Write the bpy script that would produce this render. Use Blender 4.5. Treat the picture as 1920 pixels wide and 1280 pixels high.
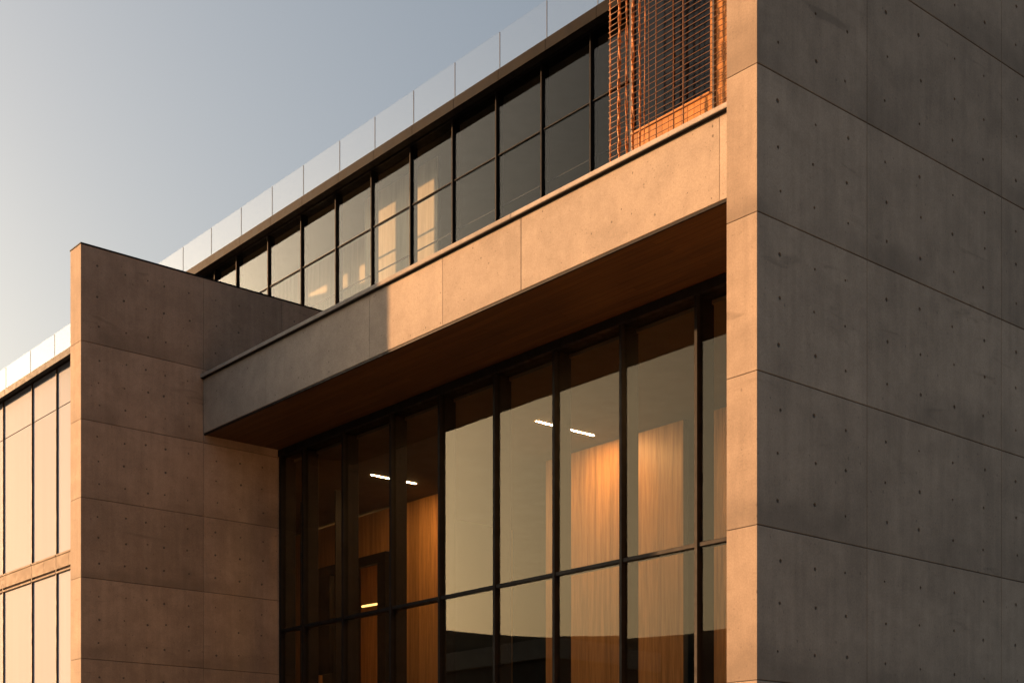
import bpy, bmesh, math, random
from mathutils import Vector

R = math.radians
random.seed(7)
scene = bpy.context.scene
for o in list(bpy.data.objects):
    bpy.data.objects.remove(o, do_unlink=True)
C = scene.collection

# ------------------------------------------------------------------ camera
cam_d = bpy.data.cameras.new('camera')
cam = bpy.data.objects.new('camera', cam_d)
C.objects.link(cam)
cam.location = (0, 0, 1.6)
cam.rotation_euler = (R(90), 0, R(49.577))
cam_d.sensor_width = 36
cam_d.lens = 2606.38 * 36 / 1920
cam_d.shift_y = (1550 - 640) / 1920
cam_d.clip_start = 0.1
cam_d.clip_end = 6000
scene.camera = cam

# ------------------------------------------------------------------ sky, sun, exposure
SUN_EL, SUN_PSI = 8.0, 21.7          # elevation; angle between the sun's bearing and the facade
world = bpy.data.worlds.new('World')
scene.world = world
world.use_nodes = True
wn, wl = world.node_tree.nodes, world.node_tree.links
wn.clear()
w_out = wn.new('ShaderNodeOutputWorld')
w_bg = wn.new('ShaderNodeBackground')
w_bg.inputs['Strength'].default_value = 0.08
sky = wn.new('ShaderNodeTexSky')
sky.sky_type = 'NISHITA'
sky.sun_disc = False
sky.sun_elevation = R(SUN_EL)
sky.sun_rotation = math.atan2(-math.cos(R(SUN_PSI)), -math.sin(R(SUN_PSI)))
sky.altitude = 50
sky.air_density = 1.0
sky.dust_density = 7.0
sky.ozone_density = 1.0
w_hs = wn.new('ShaderNodeHueSaturation')
w_hs.inputs['Saturation'].default_value = 0.78
wl.new(sky.outputs[0], w_hs.inputs['Color'])
wl.new(w_hs.outputs[0], w_bg.inputs['Color'])
wl.new(w_bg.outputs[0], w_out.inputs['Surface'])

sun_d = bpy.data.lights.new('sun', 'SUN')
sun_d.energy = 4.25
sun_d.angle = R(0.55)
sun_d.color = (1.0, 0.505, 0.215)
sun = bpy.data.objects.new('sun', sun_d)
C.objects.link(sun)
sd = Vector((math.cos(R(SUN_PSI)), math.sin(R(SUN_PSI)), -math.tan(R(SUN_EL))))
sun.rotation_euler = sd.to_track_quat('-Z', 'Y').to_euler()
sun.location = (-60, -20, 30)

scene.view_settings.view_transform = 'Standard'
scene.view_settings.look = 'None'
scene.view_settings.exposure = 1.70
scene.view_settings.gamma = 1.0
scene.view_settings.use_curve_mapping = False
scene.render.engine = 'CYCLES'
scene.cycles.max_bounces = 10
scene.cycles.diffuse_bounces = 4
scene.cycles.glossy_bounces = 5
scene.cycles.transparent_max_bounces = 16
scene.cycles.sample_clamp_indirect = 6.0
scene.cycles.caustics_reflective = False
scene.cycles.caustics_refractive = False
scene.cycles.use_denoising = True

# ------------------------------------------------------------------ node helpers
class NT:
    def __init__(self, name):
        self.m = bpy.data.materials.new(name)
        self.m.use_nodes = True
        self.n = self.m.node_tree.nodes
        self.l = self.m.node_tree.links
        self.n.clear()
        self.out = self.n.new('ShaderNodeOutputMaterial')
    def link(self, a, b):
        self.l.new(a, b)
    def pos(self):
        return self.n.new('ShaderNodeNewGeometry').outputs['Position']
    def mapping(self, vec, scale=(1, 1, 1), loc=(0, 0, 0)):
        m = self.n.new('ShaderNodeMapping')
        m.inputs['Scale'].default_value = scale
        m.inputs['Location'].default_value = loc
        self.link(vec, m.inputs['Vector'])
        return m.outputs[0]
    def noise(self, vec, scale, detail=4, rough=0.55, dist=0.0):
        t = self.n.new('ShaderNodeTexNoise')
        t.inputs['Scale'].default_value = scale
        t.inputs['Detail'].default_value = detail
        t.inputs['Roughness'].default_value = rough
        t.inputs['Distortion'].default_value = dist
        self.link(vec, t.inputs['Vector'])
        return t.outputs['Fac']
    def voronoi(self, vec, scale, rnd=1.0):
        t = self.n.new('ShaderNodeTexVoronoi')
        t.voronoi_dimensions = '2D'
        t.inputs['Scale'].default_value = scale
        t.inputs['Randomness'].default_value = rnd
        self.link(vec, t.inputs['Vector'])
        return t.outputs['Distance'], t.outputs['Color']
    def math(self, op, a, b=None, clamp=False):
        t = self.n.new('ShaderNodeMath')
        t.operation = op
        t.use_clamp = clamp
        for i, v in enumerate((a, b)):
            if v is None:
                continue
            if isinstance(v, (int, float)):
                t.inputs[i].default_value = v
            else:
                self.link(v, t.inputs[i])
        return t.outputs[0]
    def rng(self, v, a, b, c=0.0, d=1.0):
        t = self.n.new('ShaderNodeMapRange')
        t.inputs[1].default_value, t.inputs[2].default_value = a, b
        t.inputs[3].default_value, t.inputs[4].default_value = c, d
        t.interpolation_type = 'SMOOTHSTEP'
        self.link(v, t.inputs[0])
        return t.outputs[0]
    def mix(self, fac, a, b, blend='MIX'):
        t = self.n.new('ShaderNodeMix')
        t.data_type = 'RGBA'
        t.blend_type = blend
        t.clamp_factor = True
        if isinstance(fac, (int, float)):
            t.inputs[0].default_value = fac
        else:
            self.link(fac, t.inputs[0])
        for i, v in ((6, a), (7, b)):
            if isinstance(v, tuple):
                t.inputs[i].default_value = v + (1,) if len(v) == 3 else v
            else:
                self.link(v, t.inputs[i])
        return t.outputs[2]
    def gray(self, v):
        t = self.n.new('ShaderNodeCombineColor')
        for i in range(3):
            self.link(v, t.inputs[i])
        return t.outputs[0]
    def random(self):
        return self.n.new('ShaderNodeObjectInfo').outputs['Random']
    def bump(self, h, strength=0.3, dist=0.01):
        t = self.n.new('ShaderNodeBump')
        t.inputs['Strength'].default_value = strength
        t.inputs['Distance'].default_value = dist
        self.link(h, t.inputs['Height'])
        return t.outputs[0]
    def bsdf(self, col, rough=0.7, metal=0.0, normal=None, spec=None):
        b = self.n.new('ShaderNodeBsdfPrincipled')
        if isinstance(col, tuple):
            b.inputs['Base Color'].default_value = col + (1,)
        else:
            self.link(col, b.inputs['Base Color'])
        if isinstance(rough, (int, float)):
            b.inputs['Roughness'].default_value = rough
        else:
            self.link(rough, b.inputs['Roughness'])
        b.inputs['Metallic'].default_value = metal
        if spec is not None:
            b.inputs['Specular IOR Level'].default_value = spec
        if normal is not None:
            self.link(normal, b.inputs['Normal'])
        self.link(b.outputs[0], self.out.inputs['Surface'])
        return b

def concrete(name, base, pore=0.5, stain=1.0, pore_scale=7.0, streak=1.0, low_tone=0.78):
    t = NT(name)
    p = t.pos()
    big = t.noise(t.mapping(p, (1, 1, 1.3)), 0.55, 7, 0.6, 0.6)
    mid = t.noise(p, 2.6, 6, 0.62, 0.3)
    run = t.noise(t.mapping(p, (7.5, 7.5, 0.5)), 1.0, 5, 0.6)
    fine = t.noise(p, 42, 3, 0.7)
    dark = tuple(c * low_tone for c in base)
    light = tuple(min(1, c * 1.12) for c in base)
    f = t.math('ADD', t.math('MULTIPLY', big, 0.55), t.math('MULTIPLY', mid, 0.45))
    f = t.math('ADD', t.math('MULTIPLY', f, 1 - 0.2 * streak), t.math('MULTIPLY', run, 0.2 * streak))
    col = t.mix(t.rng(f, 0.36, 0.64), dark, light)
    # panel to panel tone
    rnd = t.random()
    col = t.mix(1.0, col, t.gray(t.rng(rnd, 0, 1, 0.86, 1.08)), 'MULTIPLY')
    # fine mottling
    col = t.mix(1.0, col, t.gray(t.rng(fine, 0.25, 0.75, 0.86, 1.08)), 'MULTIPLY')
    # damp grime gathering above every pour joint and smears at mid panel
    gen = t.n.new('ShaderNodeTexCoord').outputs['Generated']
    sep = t.n.new('ShaderNodeSeparateXYZ')
    t.link(gen, sep.inputs[0])
    edge = t.noise(t.mapping(p, (1.1, 1.1, 2.4)), 1.0, 5, 0.6)
    low = t.math('SUBTRACT', t.math('MULTIPLY', edge, 0.55), sep.outputs[2])
    low = t.rng(low, -0.06, 0.24)
    patchy = t.rng(t.noise(t.mapping(p, (0.5, 0.5, 0.5), (9, 4, 2)), 1.0, 3), 0.35, 0.62)
    low = t.math('MULTIPLY', low, patchy)
    col = t.mix(t.math('MULTIPLY', low, 0.42 * stain), col, tuple(c * 0.42 for c in base))
    sm = t.noise(t.mapping(p, (0.9, 0.9, 4.2), (3, 1, 7)), 0.9, 4, 0.55, 0.8)
    col = t.mix(t.math('MULTIPLY', t.rng(sm, 0.62, 0.76), 0.45 * stain), col, tuple(c * 0.45 for c in base))
    # blow holes
    sp = t.n.new('ShaderNodeSeparateXYZ'); t.link(p, sp.inputs[0])
    cp = t.n.new('ShaderNodeCombineXYZ')
    t.link(t.math('ADD', sp.outputs[0], sp.outputs[1]), cp.inputs[0]); t.link(sp.outputs[2], cp.inputs[1])
    wob = t.n.new('ShaderNodeTexNoise'); wob.inputs['Scale'].default_value = 30
    t.link(p, wob.inputs['Vector'])
    wm = t.n.new('ShaderNodeVectorMath'); wm.operation = 'MULTIPLY_ADD'
    t.link(wob.outputs['Color'], wm.inputs[0]); wm.inputs[1].default_value = (.03, .03, 0); t.link(cp.outputs[0], wm.inputs[2])
    flat = wm.outputs[0]
    d1, c1 = t.voronoi(t.mapping(flat, (1, 0.75, 1)), pore_scale)
    s1 = t.n.new('ShaderNodeSeparateColor'); t.link(c1, s1.inputs[0])
    size = t.math('MULTIPLY', t.rng(s1.outputs[0], 0.55, 1.0), 0.075)
    h1 = t.rng(t.math('SUBTRACT', size, d1), 0.0, 0.025)
    patch = t.rng(t.noise(t.mapping(p, (1, 1, 2.5)), 0.8, 3), 0.36, 0.52)
    h1 = t.math('MULTIPLY', h1, patch)
    d2, c2 = t.voronoi(flat, pore_scale * 3.2)
    s2 = t.n.new('ShaderNodeSeparateColor'); t.link(c2, s2.inputs[0])
    h2 = t.rng(t.math('SUBTRACT', t.math('MULTIPLY', t.rng(s2.outputs[1], 0.78, 1.0), 0.17), d2), 0.0, 0.05)
    holes = t.math('MULTIPLY', t.math('MAXIMUM', h1, t.math('MULTIPLY', h2, 0.6)), pore, True)
    col = t.mix(t.math('MULTIPLY', holes, 0.92), col, tuple(c * 0.35 for c in base))
    hgt = t.math('ADD', t.math('MULTIPLY', fine, 0.10), t.math('MULTIPLY', mid, 0.35))
    hgt = t.math('SUBTRACT', hgt, t.math('MULTIPLY', holes, 0.8))
    t.bsdf(col, 0.82, 0, t.bump(hgt, 0.35, 0.012), 0.25)
    return t.m

def wood(name, base, axis='Z', rough=0.5, contrast=1.0, scale=1.0):
    t = NT(name)
    p = t.pos()
    rnd = t.random()
    off = t.n.new('ShaderNodeCombineXYZ')
    for i in range(3):
        t.link(t.math('MULTIPLY', rnd, 37.0 + 11 * i), off.inputs[i])
    add = t.n.new('ShaderNodeVectorMath'); add.operation = 'ADD'
    t.link(p, add.inputs[0]); t.link(off.outputs[0], add.inputs[1])
    s = {'Z': (9, 9, 0.45), 'X': (0.45, 9, 9)}[axis]
    g = t.noise(t.mapping(add.outputs[0], tuple(v * scale for v in s)), 1.0, 6, 0.62, 0.5)
    g2 = t.noise(t.mapping(add.outputs[0], tuple(v * 4 * scale for v in s)), 1.0, 3, 0.6)
    f = t.math('ADD', t.math('MULTIPLY', g, 0.7), t.math('MULTIPLY', g2, 0.3))
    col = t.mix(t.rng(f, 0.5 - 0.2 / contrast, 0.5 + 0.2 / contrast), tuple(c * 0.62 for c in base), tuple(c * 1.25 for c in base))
    col = t.mix(1.0, col, t.gray(t.rng(rnd, 0, 1, 0.82, 1.12)), 'MULTIPLY')
    t.bsdf(col, rough, 0, t.bump(f, 0.15, 0.004), 0.35)
    return t.m

def plain(name, base, rough=0.5, metal=0.0, var=0.15, scale=6.0, spec=None):
    t = NT(name)
    p = t.pos()
    n = t.noise(p, scale, 5, 0.6)
    col = t.mix(t.rng(n, 0.3, 0.7), tuple(c * (1 - var) for c in base), tuple(min(1, c * (1 + var)) for c in base))
    r = t.rng(t.noise(p, scale * 2.3, 3), 0.3, 0.7, max(0.02, rough - 0.08), rough + 0.08)
    t.bsdf(col, r, metal, None, spec)
    return t.m

def glass(name, r0, tint, rough=0.0, k=1.0, wave=0.0006, reflection_tint=(1, 1, 1)):
    """thin architectural glass: Schlick reflection per face, tinted see-through"""
    t = NT(name)
    g = t.n.new('ShaderNodeNewGeometry')
    dot = t.n.new('ShaderNodeVectorMath'); dot.operation = 'DOT_PRODUCT'
    t.link(g.outputs['Incoming'], dot.inputs[0]); t.link(g.outputs['Normal'], dot.inputs[1])
    c = t.math('SUBTRACT', 1.0, t.math('ABSOLUTE', dot.outputs['Value']), True)
    fac = t.math('ADD', t.math('MULTIPLY', t.math('POWER', c, 5.0), k), r0, True)
    tr = t.n.new('ShaderNodeBsdfTransparent'); tr.inputs['Color'].default_value = tint + (1,)
    gl = t.n.new('ShaderNodeBsdfGlossy'); gl.inputs['Roughness'].default_value = rough
    gl.inputs['Color'].default_value = reflection_tint + (1,)
    h = t.noise(t.pos(), 0.7, 2, 0.4)
    t.link(t.bump(h, 0.5, wave), gl.inputs['Normal'])
    mx = t.n.new('ShaderNodeMixShader')
    t.link(fac, mx.inputs[0]); t.link(tr.outputs[0], mx.inputs[1]); t.link(gl.outputs[0], mx.inputs[2])
    t.link(mx.outputs[0], t.out.inputs['Surface'])
    return t.m

def painted_glare(name, base):  # opaque pane; reflected sky and sun glare put into the base colour
    t = NT(name)
    n = t.noise(t.mapping(t.pos(), (2.2, 2.2, 0.12)), 1.0, 2, 0.5)
    rnd = t.random()
    col = t.mix(n, tuple(c * 0.93 for c in base), tuple(c * 1.05 for c in base))
    col = t.mix(1.0, col, t.gray(t.rng(rnd, 0, 1, 0.90, 1.02)), 'MULTIPLY')
    t.bsdf(col, 0.72, 0, None, 0.12)
    return t.m

def emit(name, col, strength):
    t = NT(name)
    e = t.n.new('ShaderNodeEmission')
    e.inputs['Color'].default_value = col + (1,)
    e.inputs['Strength'].default_value = strength
    t.link(e.outputs[0], t.out.inputs['Surface'])
    return t.m

M = {
    'wall': concrete('board_marked_concrete', (0.370, 0.290, 0.220), 0.55, 1.25, 4.0, 1.2),
    'fascia': concrete('cast_concrete', (0.395, 0.334, 0.274), 1.0, 0.35, 4.2, 0.6, 0.87),
    'cap': concrete('coping_concrete', (0.40, 0.36, 0.32), 0.5, 0.2, 9.0),
    'core': plain('joint_mortar', (0.10, 0.09, 0.08), 0.95),
    'frame': plain('black_anodised_aluminium', (0.012, 0.011, 0.011), 0.55, 0.0, 0.2, 3, 0.10),
    'bronze': plain('bronze_aluminium', (0.012, 0.011, 0.010), 0.5, 0.0, 0.2, 2, 0.04),
    'brown': plain('brown_aluminium', (0.075, 0.050, 0.032), 0.6, 0, 0.2, 2, 0.1),
    'glass': glass('coated_glass', 0.025, (0.88, 0.89, 0.86), reflection_tint=(1.0, 0.89, 0.70)),  # amber of the low sky is put into the reflection colour
    'upper_glass': glass('upper_coated_glass', 0.008, (0.87, 0.89, 0.88), 0.0, 1.45),
    'rail_glass': glass('balustrade_glass', 0.044, (0.92, 0.93, 0.94), 0.0, 0.0),
    'wing_glass': painted_glare('painted_glare_glass', (0.25, 0.315, 0.42)),
    'dark_glass': glass('smoked_glass', 0.02, (0.45, 0.47, 0.48)),
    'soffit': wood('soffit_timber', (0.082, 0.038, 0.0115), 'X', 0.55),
    'panel': wood('interior_timber_panel', (0.46, 0.235, 0.085), 'Z', 0.45, 0.9),
    'clad': wood('orange_cedar', (0.44, 0.175, 0.024), 'Z', 0.6, 0.4),
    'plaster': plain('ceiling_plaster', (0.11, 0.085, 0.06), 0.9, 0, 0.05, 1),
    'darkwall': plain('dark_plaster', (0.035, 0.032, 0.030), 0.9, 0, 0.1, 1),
    'floor': plain('interior_floor', (0.16, 0.13, 0.10), 0.35, 0, 0.2, 1.5),
    'screenwall': wood('pale_birch_lining', (0.56, 0.45, 0.31), 'Z', 0.6, 0.5),
    'wire': plain('rusted_wire', (0.125, 0.050, 0.016), 0.7, 0.1, 0.4, 30),
    'post': plain('dark_steel', (0.030, 0.024, 0.020), 0.5, 0, 0.3, 8),
    'strand': plain('copper_strand', (0.42, 0.155, 0.025), 0.6, 0.1, 0.7, 18),
    'lamp': emit('warm_lamp_tube', (1.0, 0.53, 0.20), 230.0),
    'soft_lamp': emit('amber_lamp', (1.0, 0.50, 0.15), 1.6),
    'fill_glow': emit('amber_fill_glow', (1.0, 0.50, 0.16), 34.0),  # for the unseen emitter added in the gallery
    'lamp_body': plain('lamp_housing', (0.05, 0.045, 0.04), 0.5),
    'zinc': plain('spandrel_zinc', (0.27, 0.225, 0.18), 0.8, 0, 0.06, 1.5, 0.1),
    'ground': plain('pale_paving', (0.29, 0.235, 0.175), 0.9, 0, 0.2, 0.3),
    'earth': plain('dry_earth', (0.12, 0.10, 0.07), 0.95, 0, 0.3, 0.02),
    'hill': plain('scrub_hillside', (0.05, 0.045, 0.03), 0.95, 0, 0.4, 0.05),
    'pale': plain('white_coping', (0.68, 0.64, 0.58), 0.8),
    'roof': plain('roof_membrane', (0.20, 0.19, 0.18), 0.9),
    'render': plain('grey_render', (0.25, 0.22, 0.19), 0.9, 0, 0.1, 0.5),
}

# ------------------------------------------------------------------ object helpers
W = {}                                         # world origin of every object

def link(name, data, loc, parent=None):
    o = bpy.data.objects.new(name, data)
    C.objects.link(o)
    loc = Vector(loc)
    if parent is not None:
        o.parent = parent
        o.location = loc - W[parent]
    else:
        o.location = loc
    W[o] = loc
    return o

def mesh_from(bm, mat, smooth=False):
    me = bpy.data.meshes.new('mesh')
    if smooth:
        for f in bm.faces:
            f.smooth = True
    bm.to_mesh(me)
    bm.free()
    me.materials.append(mat)
    return me

def add_box(bm, x0, x1, y0, y1, z0, z1):
    v = [bm.verts.new(p) for p in ((x0, y0, z0), (x1, y0, z0), (x1, y1, z0), (x0, y1, z0),
                                   (x0, y0, z1), (x1, y0, z1), (x1, y1, z1), (x0, y1, z1))]
    for f in ((0, 3, 2, 1), (4, 5, 6, 7), (0, 1, 5, 4), (1, 2, 6, 5), (2, 3, 7, 6), (3, 0, 4, 7)):
        bm.faces.new([v[i] for i in f])

_cache = {}
def box(name, x0, x1, y0, y1, z0, z1, mat, parent=None, bevel=0.0):
    """one box-shaped piece with eased edges, origin at its base centre"""
    key = (round(x1 - x0, 4), round(y1 - y0, 4), round(z1 - z0, 4), mat, bevel)
    if key not in _cache:
        bm = bmesh.new()
        hx, hy = (x1 - x0) / 2, (y1 - y0) / 2
        add_box(bm, -hx, hx, -hy, hy, 0, z1 - z0)
        if bevel:
            bmesh.ops.bevel(bm, geom=bm.edges[:], offset=bevel, segments=1, affect='EDGES')
        _cache[key] = mesh_from(bm, M[mat])
    return link(name, _cache[key], ((x0 + x1) / 2, (y0 + y1) / 2, z0), parent)

def tag(o, label, cat, group=None):
    o['label'] = label
    o['category'] = cat
    if group:
        o['group'] = group
    return o

def tube(bm, pts, rad, sides=6):
    rings = []
    for i, p in enumerate(pts):
        p = Vector(p)
        a = Vector(pts[max(i - 1, 0)]); b = Vector(pts[min(i + 1, len(pts) - 1)])
        d = (b - a).normalized()
        u = d.cross(Vector((0, 1, 0)))
        if u.length < 0.1:
            u = d.cross(Vector((1, 0, 0)))
        u.normalize(); w = d.cross(u)
        r = rad[i] if isinstance(rad, list) else rad
        rings.append([bm.verts.new(p + (u * math.cos(6.2832 * k / sides) + w * math.sin(6.2832 * k / sides)) * r) for k in range(sides)])
    for a, b in zip(rings, rings[1:]):
        for k in range(sides):
            bm.faces.new((a[k], a[(k + 1) % sides], b[(k + 1) % sides], b[k]))
    bm.faces.new(rings[0][::-1]); bm.faces.new(rings[-1])

def wall_panel(name, x0, x1, y0, y1, z0, z1, holes, mat, parent):
    """a poured concrete panel: chamfered +X face with real tie-rod recesses; holes = [(y, z)] on a grid"""
    bm = bmesh.new()
    c = 0.007
    rad, patch, depth = 0.025, 0.075, 0.05
    ox, oy, oz = x1, (y0 + y1) / 2, z0
    V = lambda x, y, z: bm.verts.new((x - ox, y - oy, z - oz))
    hy = sorted({h[0] for h in holes}); hz = sorted({h[1] for h in holes})
    ys = [y0 + c] + [v for h in hy for v in (h - patch, h + patch)] + [y1 - c]
    zs = [z0 + c] + [v for h in hz for v in (h - patch, h + patch)] + [z1 - c]
    grid = {(i, j): V(x1, y, z) for i, y in enumerate(ys) for j, z in enumerate(zs)}
    for i in range(len(ys) - 1):
        for j in range(len(zs) - 1):
            q = [grid[i, j], grid[i + 1, j], grid[i + 1, j + 1], grid[i, j + 1]]
            if i % 2 == 1 and j % 2 == 1:
                cy = (ys[i] + ys[i + 1]) / 2 + random.uniform(-.035, .035)
                cz = (zs[j] + zs[j + 1]) / 2 + random.uniform(-.035, .035)
                r = rad * random.uniform(0.7, 1.2)
                ring = [[], [], []]
                for k in range(8):
                    a = R(22.5 + 45 * k - 180)
                    ring[0].append(V(x1, cy + r * math.cos(a), cz + r * math.sin(a)))
                    ring[1].append(V(x1 - depth * 0.45, cy + r * .86 * math.cos(a), cz + r * .86 * math.sin(a)))
                    ring[2].append(V(x1 - depth, cy + r * .5 * math.cos(a), cz + r * .5 * math.sin(a)))
                o8 = ring[0]
                # corners: q0 (-,-) q1 (+,-) q2 (+,+) q3 (-,+); ring index 0 points to (-,-) left side
                bm.faces.new((q[0], q[1], o8[2], o8[1])); bm.faces.new((q[1], o8[3], o8[2]))
                bm.faces.new((q[1], q[2], o8[4], o8[3])); bm.faces.new((q[2], o8[5], o8[4]))
                bm.faces.new((q[2], q[3], o8[6], o8[5])); bm.faces.new((q[3], o8[7], o8[6]))
                bm.faces.new((q[3], q[0], o8[0], o8[7])); bm.faces.new((q[0], o8[1], o8[0]))
                for a_, b_ in ((ring[0], ring[1]), (ring[1], ring[2])):
                    for k in range(8):
                        bm.faces.new((a_[k], a_[(k + 1) % 8], b_[(k + 1) % 8], b_[k]))
                bm.faces.new(ring[2])
            else:
                bm.faces.new(q)
    # chamfer ring and the other sides
    ni, nj = len(ys) - 1, len(zs) - 1
    loop = [(i, 0) for i in range(ni + 1)] + [(ni, j) for j in range(1, nj + 1)] + [(i, nj) for i in range(ni - 1, -1, -1)] + [(0, j) for j in range(nj - 1, 0, -1)]
    def outer(ij, x):
        y = ys[ij[0]]; z = zs[ij[1]]
        if ij[0] == 0: y = y0
        if ij[0] == ni: y = y1
        if ij[1] == 0: z = z0
        if ij[1] == nj: z = z1
        return V(x, y, z)
    o1 = [outer(ij, x1 - c) for ij in loop]
    # front (-Y) corner is chamfered too
    o2 = [outer(ij, x0 + c) for ij in loop]
    n = len(loop)
    for k in range(n):
        k2 = (k + 1) % n
        bm.faces.new((grid[loop[k2]], grid[loop[k]], o1[k], o1[k2]))
        bm.faces.new((o1[k2], o1[k], o2[k], o2[k2]))
    bm.faces.new(o2[::-1])
    bmesh.ops.recalc_face_normals(bm, faces=bm.faces[:])
    return link(name, mesh_from(bm, M[mat]), (ox, oy, oz), parent)

# ------------------------------------------------------------------ ground and surroundings
def sheet(name, pts, z, mat):
    bm = bmesh.new()
    bm.faces.new([bm.verts.new((x, y, 0)) for x, y in pts])
    o = link(name, mesh_from(bm, M[mat]), (0, 0, z))
    o['kind'] = 'structure'
    return o
sheet('ground', [(-3000, -3000), (3000, -3000), (3000, 3000), (-3000, 3000)], -0.012, 'earth')
sheet('forecourt', [(-90, -16), (40, -16), (40, 60), (-90, 60)], 0.0, 'ground')

# wooded ridge on the far side of the road (seen only mirrored in the glazing)
def ridge():
    bm = bmesh.new()
    rows = []
    N = 64
    for i in range(N + 1):
        s = i / N
        az = R(27 + 66 * s)                       # bearing measured from the facade line
        h = 49 * min(1, s * 9, (1 - s) * 5) * (1 + 0.05 * min(1.5, ((27 + 66 * s - 44) / 7) ** 2))
        r = []
        for d, hh in ((215, -0.2), (245, h * 0.35), (285, h * 0.8), (320, h), (380, h * 0.6), (440, -0.2)):
            k = 1.0
            r.append(bm.verts.new((-22 - d * k * math.cos(az), 18 - d * k * math.sin(az), hh)))
        rows.append(r)
    for a, b in zip(rows, rows[1:]):
        for k in range(5):
            bm.faces.new((a[k], a[k + 1], b[k + 1], b[k]))
    bmesh.ops.recalc_face_normals(bm, faces=bm.faces[:])
    o = link('hill', mesh_from(bm, M['hill'], True), (0, 0, 0))
    o['kind'] = 'structure'
ridge()

def street_building():
    t = link('low_building', None, (-100, -34, 0))
    tag(t, 'long rendered building across the road, mirrored in the tall glazing', 'building')
    box('wall', -122, -78, -46, -34, 0, 14.3, 'render', t)
    box('parapet', -122.4, -77.6, -46.4, -33.6, 14.3, 15.8, 'pale', t, 0.03)
    for k in range(9):
        x = -120 + 4.7 * k
        wdw = box('window', x, x + 3.2, -34.02, -33.9, 9.6, 12.6, 'frame', t)
        box('pane', x + .1, x + 3.1, -33.9, -33.88, 9.7, 12.5, 'darkwall', wdw)
street_building()

# ------------------------------------------------------------------ the building
B = link('concrete_building', None, (-22, 18, 0))
tag(B, 'angular concrete and glass building with projecting walls, deep fascia and timber soffit', 'building')

Y0 = 12.76                                     # front of the two projecting walls
YF = 15.77                                     # fascia plane
YG = 17.89                                     # tall glazing plane
YU = 20.60                                     # upper glazing plane
YB = 22.80                                     # timber wall of the hall
XR0, XR1 = -11.02, -10.543                     # right wall
XL0, XL1 = -30.36, -29.777                     # left wall
J = 0.005                                      # half a pour joint

def fin_wall(x0, x1, cols, lifts, holecols, holelabel, short=None):
    y0, y1, z0, z1 = cols[0], cols[-1], lifts[0], lifts[-1]
    if short:                                  # the last bay exists only above lift number `short`
        y1 = cols[-2]
    f = box('projecting_wall', x0 + .016, x1 - .016, y0 + .016, y1 - .016, z0, z1 - .016, 'core', B)
    f['label'] = holelabel
    if short:
        box('wall_core', x0 + .016, x1 - .016, y1 - .016, cols[-1] - .016, lifts[short] + .016, z1 - .016, 'core', f)
    for a in range(len(cols) - 1):
        for b in range(len(lifts) - 1):
            if short and a == len(cols) - 2 and b < short:
                continue
            za, zb = lifts[b], lifts[b + 1]
            hz = [za + (zb - za) * q for q in (0.20, 0.505, 0.80)]
            jy = 0.0028
            ya = cols[a] + (jy if a else 0)
            yb = cols[a + 1] - (jy if a < len(cols) - 2 else 0)
            wall_panel('concrete_panel', x0, x1, ya, yb, za + J, zb - J,
                       [(y, z) for y in holecols[a] for z in hz], 'wall', f)
    return f

fin_wall(XR0, XR1, [Y0, Y0 + 2.16, Y0 + 5.37, Y0 + 8.58, Y0 + 11.79],
         [0, 1.53, 3.33, 5.15, 6.96, 8.82, 10.56, 12.48, 14.3, 16.1, 17.9, 19.8],
         [[Y0 + v for v in (.40, 1.08, 1.73)], [Y0 + v for v in (2.57, 3.33, 4.14, 4.92)],
          [Y0 + v for v in (5.78, 6.55, 7.35, 8.12)], [Y0 + v for v in (9.0, 9.8, 10.6, 11.3)]],
         'tall concrete wall in shade at the right with sunlit front edge')
fin_wall(XL0, XL1, [Y0, Y0 + 3.01, Y0 + 5.14, YU - 0.3],
         [0, 1.75, 3.55, 5.36, 7.17, 8.95, 10.69, 12.43, 14.585],
         [[Y0 + v for v in (.40, 1.04, 1.58, 2.02, 2.62)], [Y0 + v for v in (3.35, 3.98, 4.60)],
          [Y0 + v for v in (5.5, 6.2, 6.8)]],
         'stepped-back concrete wall at the left with flashing along its top', 6)
fl = box('wall_coping', XL0 - .012, XL1 + .012, Y0 - .012, YU - 0.3, 14.585, 14.615, 'bronze', B, 0.004)

# fascia beam, its panels and its coping
fx = [XL1 + 0.004, -26.90, -22.89, -20.51, -18.27, -13.75, XR0 - 0.004]
fb = box('fascia_beam', fx[0], fx[-1], YF + .014, YF + .34, 10.93, 12.20, 'core', B)
for k in range(len(fx) - 1):
    g = 0.0025 if k in (0, 1, 3, 4) else 0.0012
    a = fx[k] + (g if k else 0); b = fx[k + 1] - (0.010 if k == 3 else g)
    box('concrete_panel', a, b, YF, YF + .30, 10.915, 12.185, 'fascia', fb, 0.004)
cx = [XL1 + 0.004, -24.4, -18.45, XR0 - 0.004]
for k in range(3):
    box('coping', cx[k] + (.002 if k else 0), cx[k + 1] - .002, YF - .085, YF + .42, 12.205, 12.285, 'cap', fb, 0.006)
box('shade_strip', XL1 + .006, XR0 - .006, YF - .078, YF - .004, 12.192, 12.204, 'frame', fb)  # black strip added as the shade under the coping overhang
box('terrace_floor', XL1 + .004, XR0 - .004, YF + .43, YU - .06, 11.95, 12.16, 'roof', B)

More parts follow.
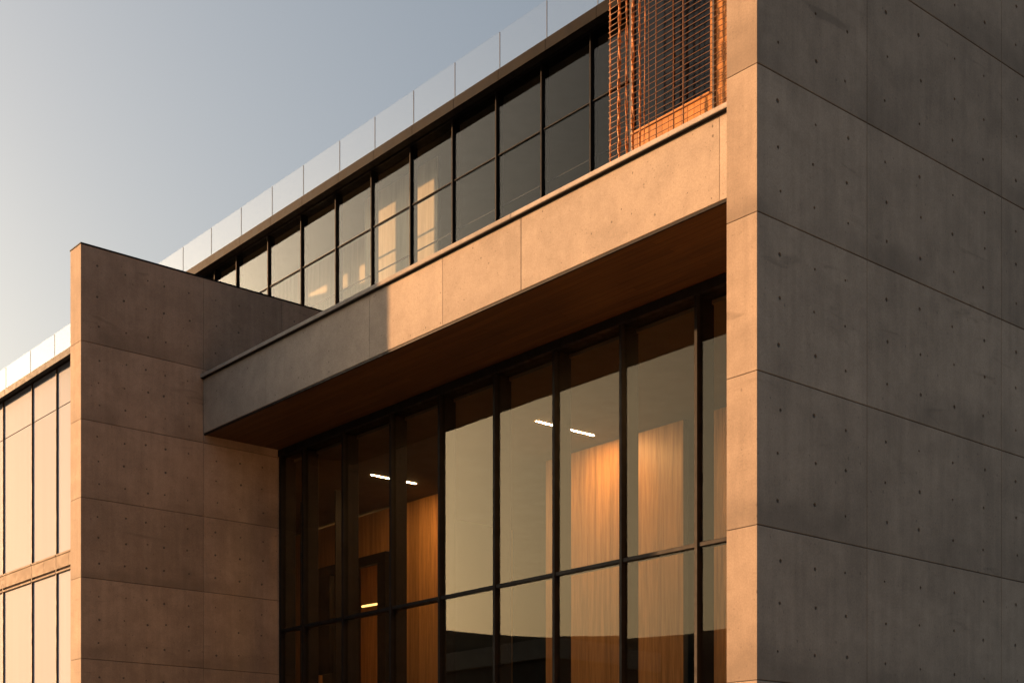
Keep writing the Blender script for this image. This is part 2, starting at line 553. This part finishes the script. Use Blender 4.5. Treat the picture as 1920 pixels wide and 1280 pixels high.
# timber soffit, board by board
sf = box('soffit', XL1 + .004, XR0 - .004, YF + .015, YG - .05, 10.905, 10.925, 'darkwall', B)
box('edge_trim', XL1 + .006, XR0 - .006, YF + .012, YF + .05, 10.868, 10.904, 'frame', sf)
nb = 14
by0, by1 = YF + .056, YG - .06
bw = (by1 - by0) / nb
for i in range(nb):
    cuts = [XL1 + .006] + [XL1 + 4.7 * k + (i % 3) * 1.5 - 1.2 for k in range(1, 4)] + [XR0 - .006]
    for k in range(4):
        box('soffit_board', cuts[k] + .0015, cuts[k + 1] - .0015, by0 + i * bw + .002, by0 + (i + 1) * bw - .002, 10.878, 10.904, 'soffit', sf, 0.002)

# ---------------- tall glazing of the hall
gz = box('tall_glazing', XL1 + .004, XR0 - .004, YG - .10, YG + .36, 10.70, 10.865, 'frame', B, 0.004)   # head frame
MX = [-29.72, -28.68, -26.96, -25.06, -23.30, -21.48, -19.70, -17.89, -16.07, -14.26, -12.45, -11.06]
ZT = [0.06, 2.15, 6.43, 10.70]
for x in MX:
    jamb = x in (MX[0], MX[-1])
    box('mullion', x - .035, x + .035, YG - .075, YG + .36, 0.0, 10.698, 'frame', gz, 0.004)
for k in range(len(MX) - 1):
    a, b = MX[k] + .036, MX[k + 1] - .036
    for zt in ZT[:3]:
        box('transom', a, b, YG - .055, YG + .16, zt - .036, zt + .036, 'frame', gz, 0.004)
    for q in range(3):
        za, zb = ZT[q] + .025, ZT[q + 1] + (.012 if q == 2 else -.025)
        p = box('pane', a - .012, b + .012, YG - .004, YG + .004, za, zb, 'glass', gz)
        p.rotation_euler = (R(random.uniform(-.07, .07)), 0, R(random.uniform(-.09, .09)))

# ---------------- upper glazing and the wing behind the left wall
UX = [-55.52, -52.53, -50.18, -47.9, -45.7, -43.5, -41.3, -39.2, -38.10, -36.76, -34.94, -33.16, -31.42, -29.745, -28.046, -26.34, -24.70, -23.123, -21.544, -19.95, -18.35, -16.75, -15.15, -13.55, -11.95]
ug = box('upper_glazing', UX[0] - 6, XR0 - .004, YU - .05, YU + .25, 18.59, 18.70, 'frame', B, 0.004)
ZU = [11.9, 14.45, 15.86, 17.10, 18.59]
for i, x in enumerate(UX):
    deep = .17 if x > -47 else .06
    z0 = 0.0 if x < -31 else 11.9
    box('mullion', x - .020, x + .020, YU - .06, YU + deep, z0, 18.588, 'brown' if x < -47 else 'frame', ug, 0.004)
for k in range(len(UX) - 1):
    a, b = UX[k] + .027, UX[k + 1] - .027
    wing = UX[k + 1] < -46
    gm = 'wing_glass' if wing else 'upper_glass'
    if not wing:
        box('transom', a, b, YU - .035, YU + .06, 17.088, 17.112, 'frame', ug, 0.003)
        box('glazing_bar', a, b, YU + .10, YU + .13, 15.96, 15.99, 'frame', ug, 0.003)
        p = box('pane', a, b, YU - .004, YU + .004, 12.2, 17.083, gm, ug)
        p2 = box('pane', a, b, YU - .004, YU + .004, 17.117, 18.588, gm, ug)
        for q in (p, p2):
            q.rotation_euler = (R(random.uniform(-.05, .05)), 0, R(random.uniform(-.06, .06)))
# the wing: two storeys of opaque panes with the bright reflection painted into their colour
WX = [-61.5, -58.5] + UX[:5]
for x in WX[:2]:
    box('mullion', x - .020, x + .020, YU - .06, YU + .06, 0, 18.588, 'brown', ug, 0.004)
for k in range(len(WX) - 1):
    a, b = WX[k] + .027, WX[k + 1] - .027
    for za, zb in ((.1, 5.6), (5.66, 10.98), (11.70, 17.083), (17.117, 18.588)):
        box('pane', a, b, YU - .004, YU + .004, za, zb, 'wing_glass', ug)
    box('sill_profile', a, b, YU - .09, YU + .05, 11.63, 11.698, 'zinc', ug, 0.004)
    box('sill_profile', a, b, YU - .09, YU + .05, 10.985, 11.05, 'zinc', ug, 0.004)
    w3 = (b - a) / 2
    for q in range(2):
        box('spandrel_panel', a + q * w3 + .004, a + (q + 1) * w3 - .004, YU - .06, YU + .04, 11.15, 11.625, 'zinc', ug, 0.004)

# ---------------- roof edge and glass balustrade
rf = box('roof', -62, XR0 - .004, 20.24, 34, 18.72, 18.76, 'roof', B)
box('roof_slab', -62, XR0 - .006, YU - .12, 34, 18.702, 18.718, 'darkwall', rf)
RX = [-60, -57, -54.4, -51.9, -49.6, -47.4, -45.3, -43.3, -41.4, -39.55] + [-37.736, -35.936, -34.192, -32.545, -30.759, -29.144, -27.491, -25.85, -24.2, -22.6, -21.0, -19.4, -17.8, -16.2, -14.6, -13.0, -11.03]
bal = box('glass_balustrade', RX[0], RX[-1], 20.23, 20.27, 18.762, 18.80, 'frame', B)
for k in range(len(RX) - 1):
    a, b = RX[k], RX[k + 1]
    box('edge_panel', a + .003, b - .003, 20.20, 20.238, 18.52, 18.765, 'bronze', rf, 0.003)
    box('joint_profile', b - .002, b + .002, 20.240, 20.262, 18.802, 19.63, 'zinc', bal)
    p = box('glass_panel', a + .005, b - .005, 20.242, 20.258, 18.802, 19.64, 'rail_glass', bal)
box('roof_lining', -62, XR0 - .006, 20.245, YU - .095, 18.60, 18.64, 'frame', rf)

# ---------------- upper storey interior
box('upper_floor', -62, XR0 - .006, YU + .31, 33, 11.9, 12.15, 'floor', B)
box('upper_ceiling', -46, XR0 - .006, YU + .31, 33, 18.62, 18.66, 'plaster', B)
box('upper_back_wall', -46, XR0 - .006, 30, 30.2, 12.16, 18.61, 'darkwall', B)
for lx0, lx1, ly in ((-46.0, -31.3, YU + 1.9), (-31.28, -28.04, YU + .80)):
    lin = box('birch_lining', lx0, lx1, ly + .03, ly + .1, 12.16, 18.60, 'darkwall', B)
    n = round((lx1 - lx0) / 1.1)
    for i in range(n):
        a = lx0 + (lx1 - lx0) * i / n; b = lx0 + (lx1 - lx0) * (i + 1) / n
        box('lining_panel', a + .003, b - .003, ly, ly + .028, 12.17, 18.59, 'screenwall', lin)

# ---------------- hall interior
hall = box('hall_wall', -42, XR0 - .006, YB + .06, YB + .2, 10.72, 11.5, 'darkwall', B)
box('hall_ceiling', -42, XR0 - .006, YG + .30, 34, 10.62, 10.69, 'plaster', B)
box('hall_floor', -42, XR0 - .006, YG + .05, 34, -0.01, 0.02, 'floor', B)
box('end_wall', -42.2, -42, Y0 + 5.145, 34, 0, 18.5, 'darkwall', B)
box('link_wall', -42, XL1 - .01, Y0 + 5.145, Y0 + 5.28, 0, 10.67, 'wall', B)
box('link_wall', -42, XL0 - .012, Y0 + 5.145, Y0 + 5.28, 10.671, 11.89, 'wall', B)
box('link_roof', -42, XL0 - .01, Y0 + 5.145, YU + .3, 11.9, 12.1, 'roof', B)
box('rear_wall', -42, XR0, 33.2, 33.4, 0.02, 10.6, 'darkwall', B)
tw = box('timber_wall', -32.1, -29.3, YB + .03, YB + .18, 0.02, 10.61, 'darkwall', B)
def panels(x0, x1, w, par, za=.03, zb=10.60):
    n = max(1, round((x1 - x0) / w))
    for i in range(n):
        a = x0 + (x1 - x0) * i / n; b = x0 + (x1 - x0) * (i + 1) / n
        box('timber_panel', a + .004, b - .004, YB, YB + .028, za, zb, 'panel', par, 0.002)
panels(-32.1, -29.3, .47, tw)
tw2 = box('timber_wall', -25.49, -20.95, YB + .03, YB + .18, 0.02, 10.61, 'darkwall', B)
panels(-25.49, -20.95, .76, tw2)
tw3 = box('timber_wall', -20.57, XR0 - .01, YB + .03, YB + .18, 0.02, 10.61, 'darkwall', B)
panels(-20.57, XR0 - .02, .80, tw3)
# gallery room at the far end with its dark-framed window
gw = box('gallery_window', -35.75, -32.22, YB - .06, YB + .1, 9.12, 9.40, 'frame', B, 0.006)
box('frame_post', -35.75, -35.10, YB - .06, YB + .1, 6.2, 9.118, 'frame', gw, 0.006)
box('frame_post', -32.62, -32.22, YB - .06, YB + .1, 5.7, 9.118, 'frame', gw, 0.006)
box('sill', -35.75, -32.22, YB - .06, YB + .1, 5.5, 5.69, 'frame', gw, 0.006)
box('pane', -35.09, -32.63, YB + .01, YB + .018, 5.70, 9.115, 'upper_glass', gw)
gr = box('gallery_wall', -42, -35.8, YB, YB + .15, 0.02, 10.6, 'panel', B)
box('spandrel', -35.79, -32.12, YB, YB + .15, 9.41, 10.6, 'panel', gr)
box('spandrel', -35.79, -32.12, YB, YB + .15, 0.03, 5.49, 'panel', gr)
box('gallery_side', -32.12, -32.02, YB + .21, 27.2, .03, 10.6, 'darkwall', B)
box('gallery_floor', -40, -32.13, YB + .21, 27.2, 5.2, 5.4, 'floor', B)
box('gallery_partition', -40, -32.02, 27.2, 27.3, 5.2, 10.6, 'panel', B)
box('gallery_shelf', -36.5, -34.3, 26.7, 27.19, 6.6, 6.66, 'panel', B)

# lamps
def line_lamp(x, y0, y1, z, label, w=.034):
    t = link('line_lamp', None, (x, (y0 + y1) / 2, z - .05))
    tag(t, label, 'lamp', 'line lamps on the hall ceiling')
    box('housing', x - w / 2 + .002, x + w / 2 - .002, y0 - .02, y1 + .02, z + .012, z + .05, 'lamp_body', t)
    box('light_tube', x - w / 2, x + w / 2, y0, y1, z - .005, z + .011, 'lamp', t)
line_lamp(-23.17, 20.45, 22.2, 10.62, 'lit linear ceiling lamp behind the bright panes at the centre right')
line_lamp(-29.44, 20.35, 21.75, 10.62, 'lit linear ceiling lamp behind the dark panes at the left')
line_lamp(-16.9, 20.45, 22.2, 10.62, 'lit linear ceiling lamp hidden behind the right concrete wall')
gl = link('gallery_lamp', None, (-35.0, 25.2, 8.5))
tag(gl, 'glowing lamp seen through the dark-framed gallery window', 'lamp')
bm = bmesh.new()
tube(bm, [(-1.4, -.4, .05), (-.6, -.15, .09), (.2, 0, .06), (1.2, .1, -.05)], .035, 6)
link('light_tube', mesh_from(bm, M['soft_lamp']), (-35.0, 25.2, 8.5), gl)
bm = bmesh.new()
tube(bm, [(-.6, -.15, .12), (-.6, -.15, 2.1)], .012, 5)
link('stem', mesh_from(bm, M['lamp_body']), (-35.0, 25.2, 8.5), gl)
box('hidden_fill_panel', -36.4, -33.4, 23.6, 23.75, 10.52, 10.55, 'fill_glow', gl)  # unseen emitter added above the window to brighten the gallery room

# ---------------- cedar bay behind the wire screen
YC = 16.70
bay = box('cedar_bay', -16.46, XR0 - .004, YC + .05, YC + .12, 12.18, 13.22, 'darkwall', B)
box('bay_backing', -14.74, XR0 - .006, YC + .05, YC + .12, 13.222, 18.5, 'darkwall', bay)
box('bay_side', -16.54, -16.47, YC - .01, YU - .1, 12.18, 18.5, 'post', bay)
box('bay_rear', -16.46, XR0 - .006, YU - .14, YU - .1, 12.18, 18.5, 'darkwall', bay)
def boards(x0, x1, za, zb, w=.14):
    n = max(1, round((x1 - x0) / w))
    for i in range(n):
        a = x0 + (x1 - x0) * i / n; b = x0 + (x1 - x0) * (i + 1) / n
        box('cedar_board', a + .002, b - .002, YC, YC + .03, za, zb, 'clad', bay, 0.002)
boards(-16.50, XR0 - .02, 12.18, 13.23)
boards(-14.76, XR0 - .02, 13.235, 18.4)
bwn = box('bay_window', -16.46, -14.77, YC + .032, YC + .048, 13.25, 18.4, 'dark_glass', bay)
box('cedar_sill', -16.5, -14.75, YC - .03, YC + .03, 13.231, 13.262, 'clad', bay)

# ---------------- wire screen on the terrace
ws = link('wire_screen', None, (-15.1, 16.05, 12.29))
tag(ws, 'rusty wire screen with hanging copper strands standing on the terrace edge', 'screen')
SX0, SX1 = -16.39, XR0 - .01
z = 12.40
i = 0
while z < 17.2:
    bm = bmesh.new()
    n = 22
    pts = []
    for k in range(n + 1):
        s = k / n
        pts.append(((SX1 - SX0) * (s - .5), random.uniform(-.003, .003), random.uniform(-.003, .003) - .004 * math.sin(6 * s + i)))
    tube(bm, pts, .0055, 5)
    link('wire', mesh_from(bm, M['wire'], True), ((SX0 + SX1) / 2, 16.05, z), ws)
    z += .094 + random.uniform(-.004, .004)
    i += 1
for x, r, m in ((-15.493, .007, 'wire'), (-15.33, .010, 'wire'), (-14.96, .009, 'wire'), (-14.75, .012, 'wire'), (-13.2, .01, 'wire'), (-12.4, .01, 'wire')):
    bm = bmesh.new()
    tube(bm, [(random.uniform(-.005, .005), 0, 4.9 * k / 10) for k in range(11)], r, 6)
    link('rod', mesh_from(bm, M[m], True), (x, 16.068, 12.287), ws)
box('post', -14.165, -14.125, 16.075, 16.13, 12.287, 17.2, 'post', ws, 0.003)
for x, r, amp in ((-16.385, .010, .004), (-16.18, .022, .008), (-16.01, .014, .012), (-15.87, .020, .008), (-15.71, .014, .006), (-15.60, .008, .008)):
    bm = bmesh.new()
    n = 70
    for q in range(2):                             # two twisted strands
        pts, rad = [], []
        ph = random.uniform(0, 6)
        for k in range(n + 1):
            zz = 4.9 * k / n
            a = zz * 9 + q * math.pi
            pts.append((math.sin(a) * r * .6 + amp * math.sin(zz * 2.3 + ph) + random.uniform(-1, 1) * amp * .5, math.cos(a) * r * .6, zz))
            rad.append(r * random.uniform(.45, .95))
        tube(bm, pts, rad, 6)
    link('copper_strand', mesh_from(bm, M['strand'], True), (x, 16.085, 12.287), ws)
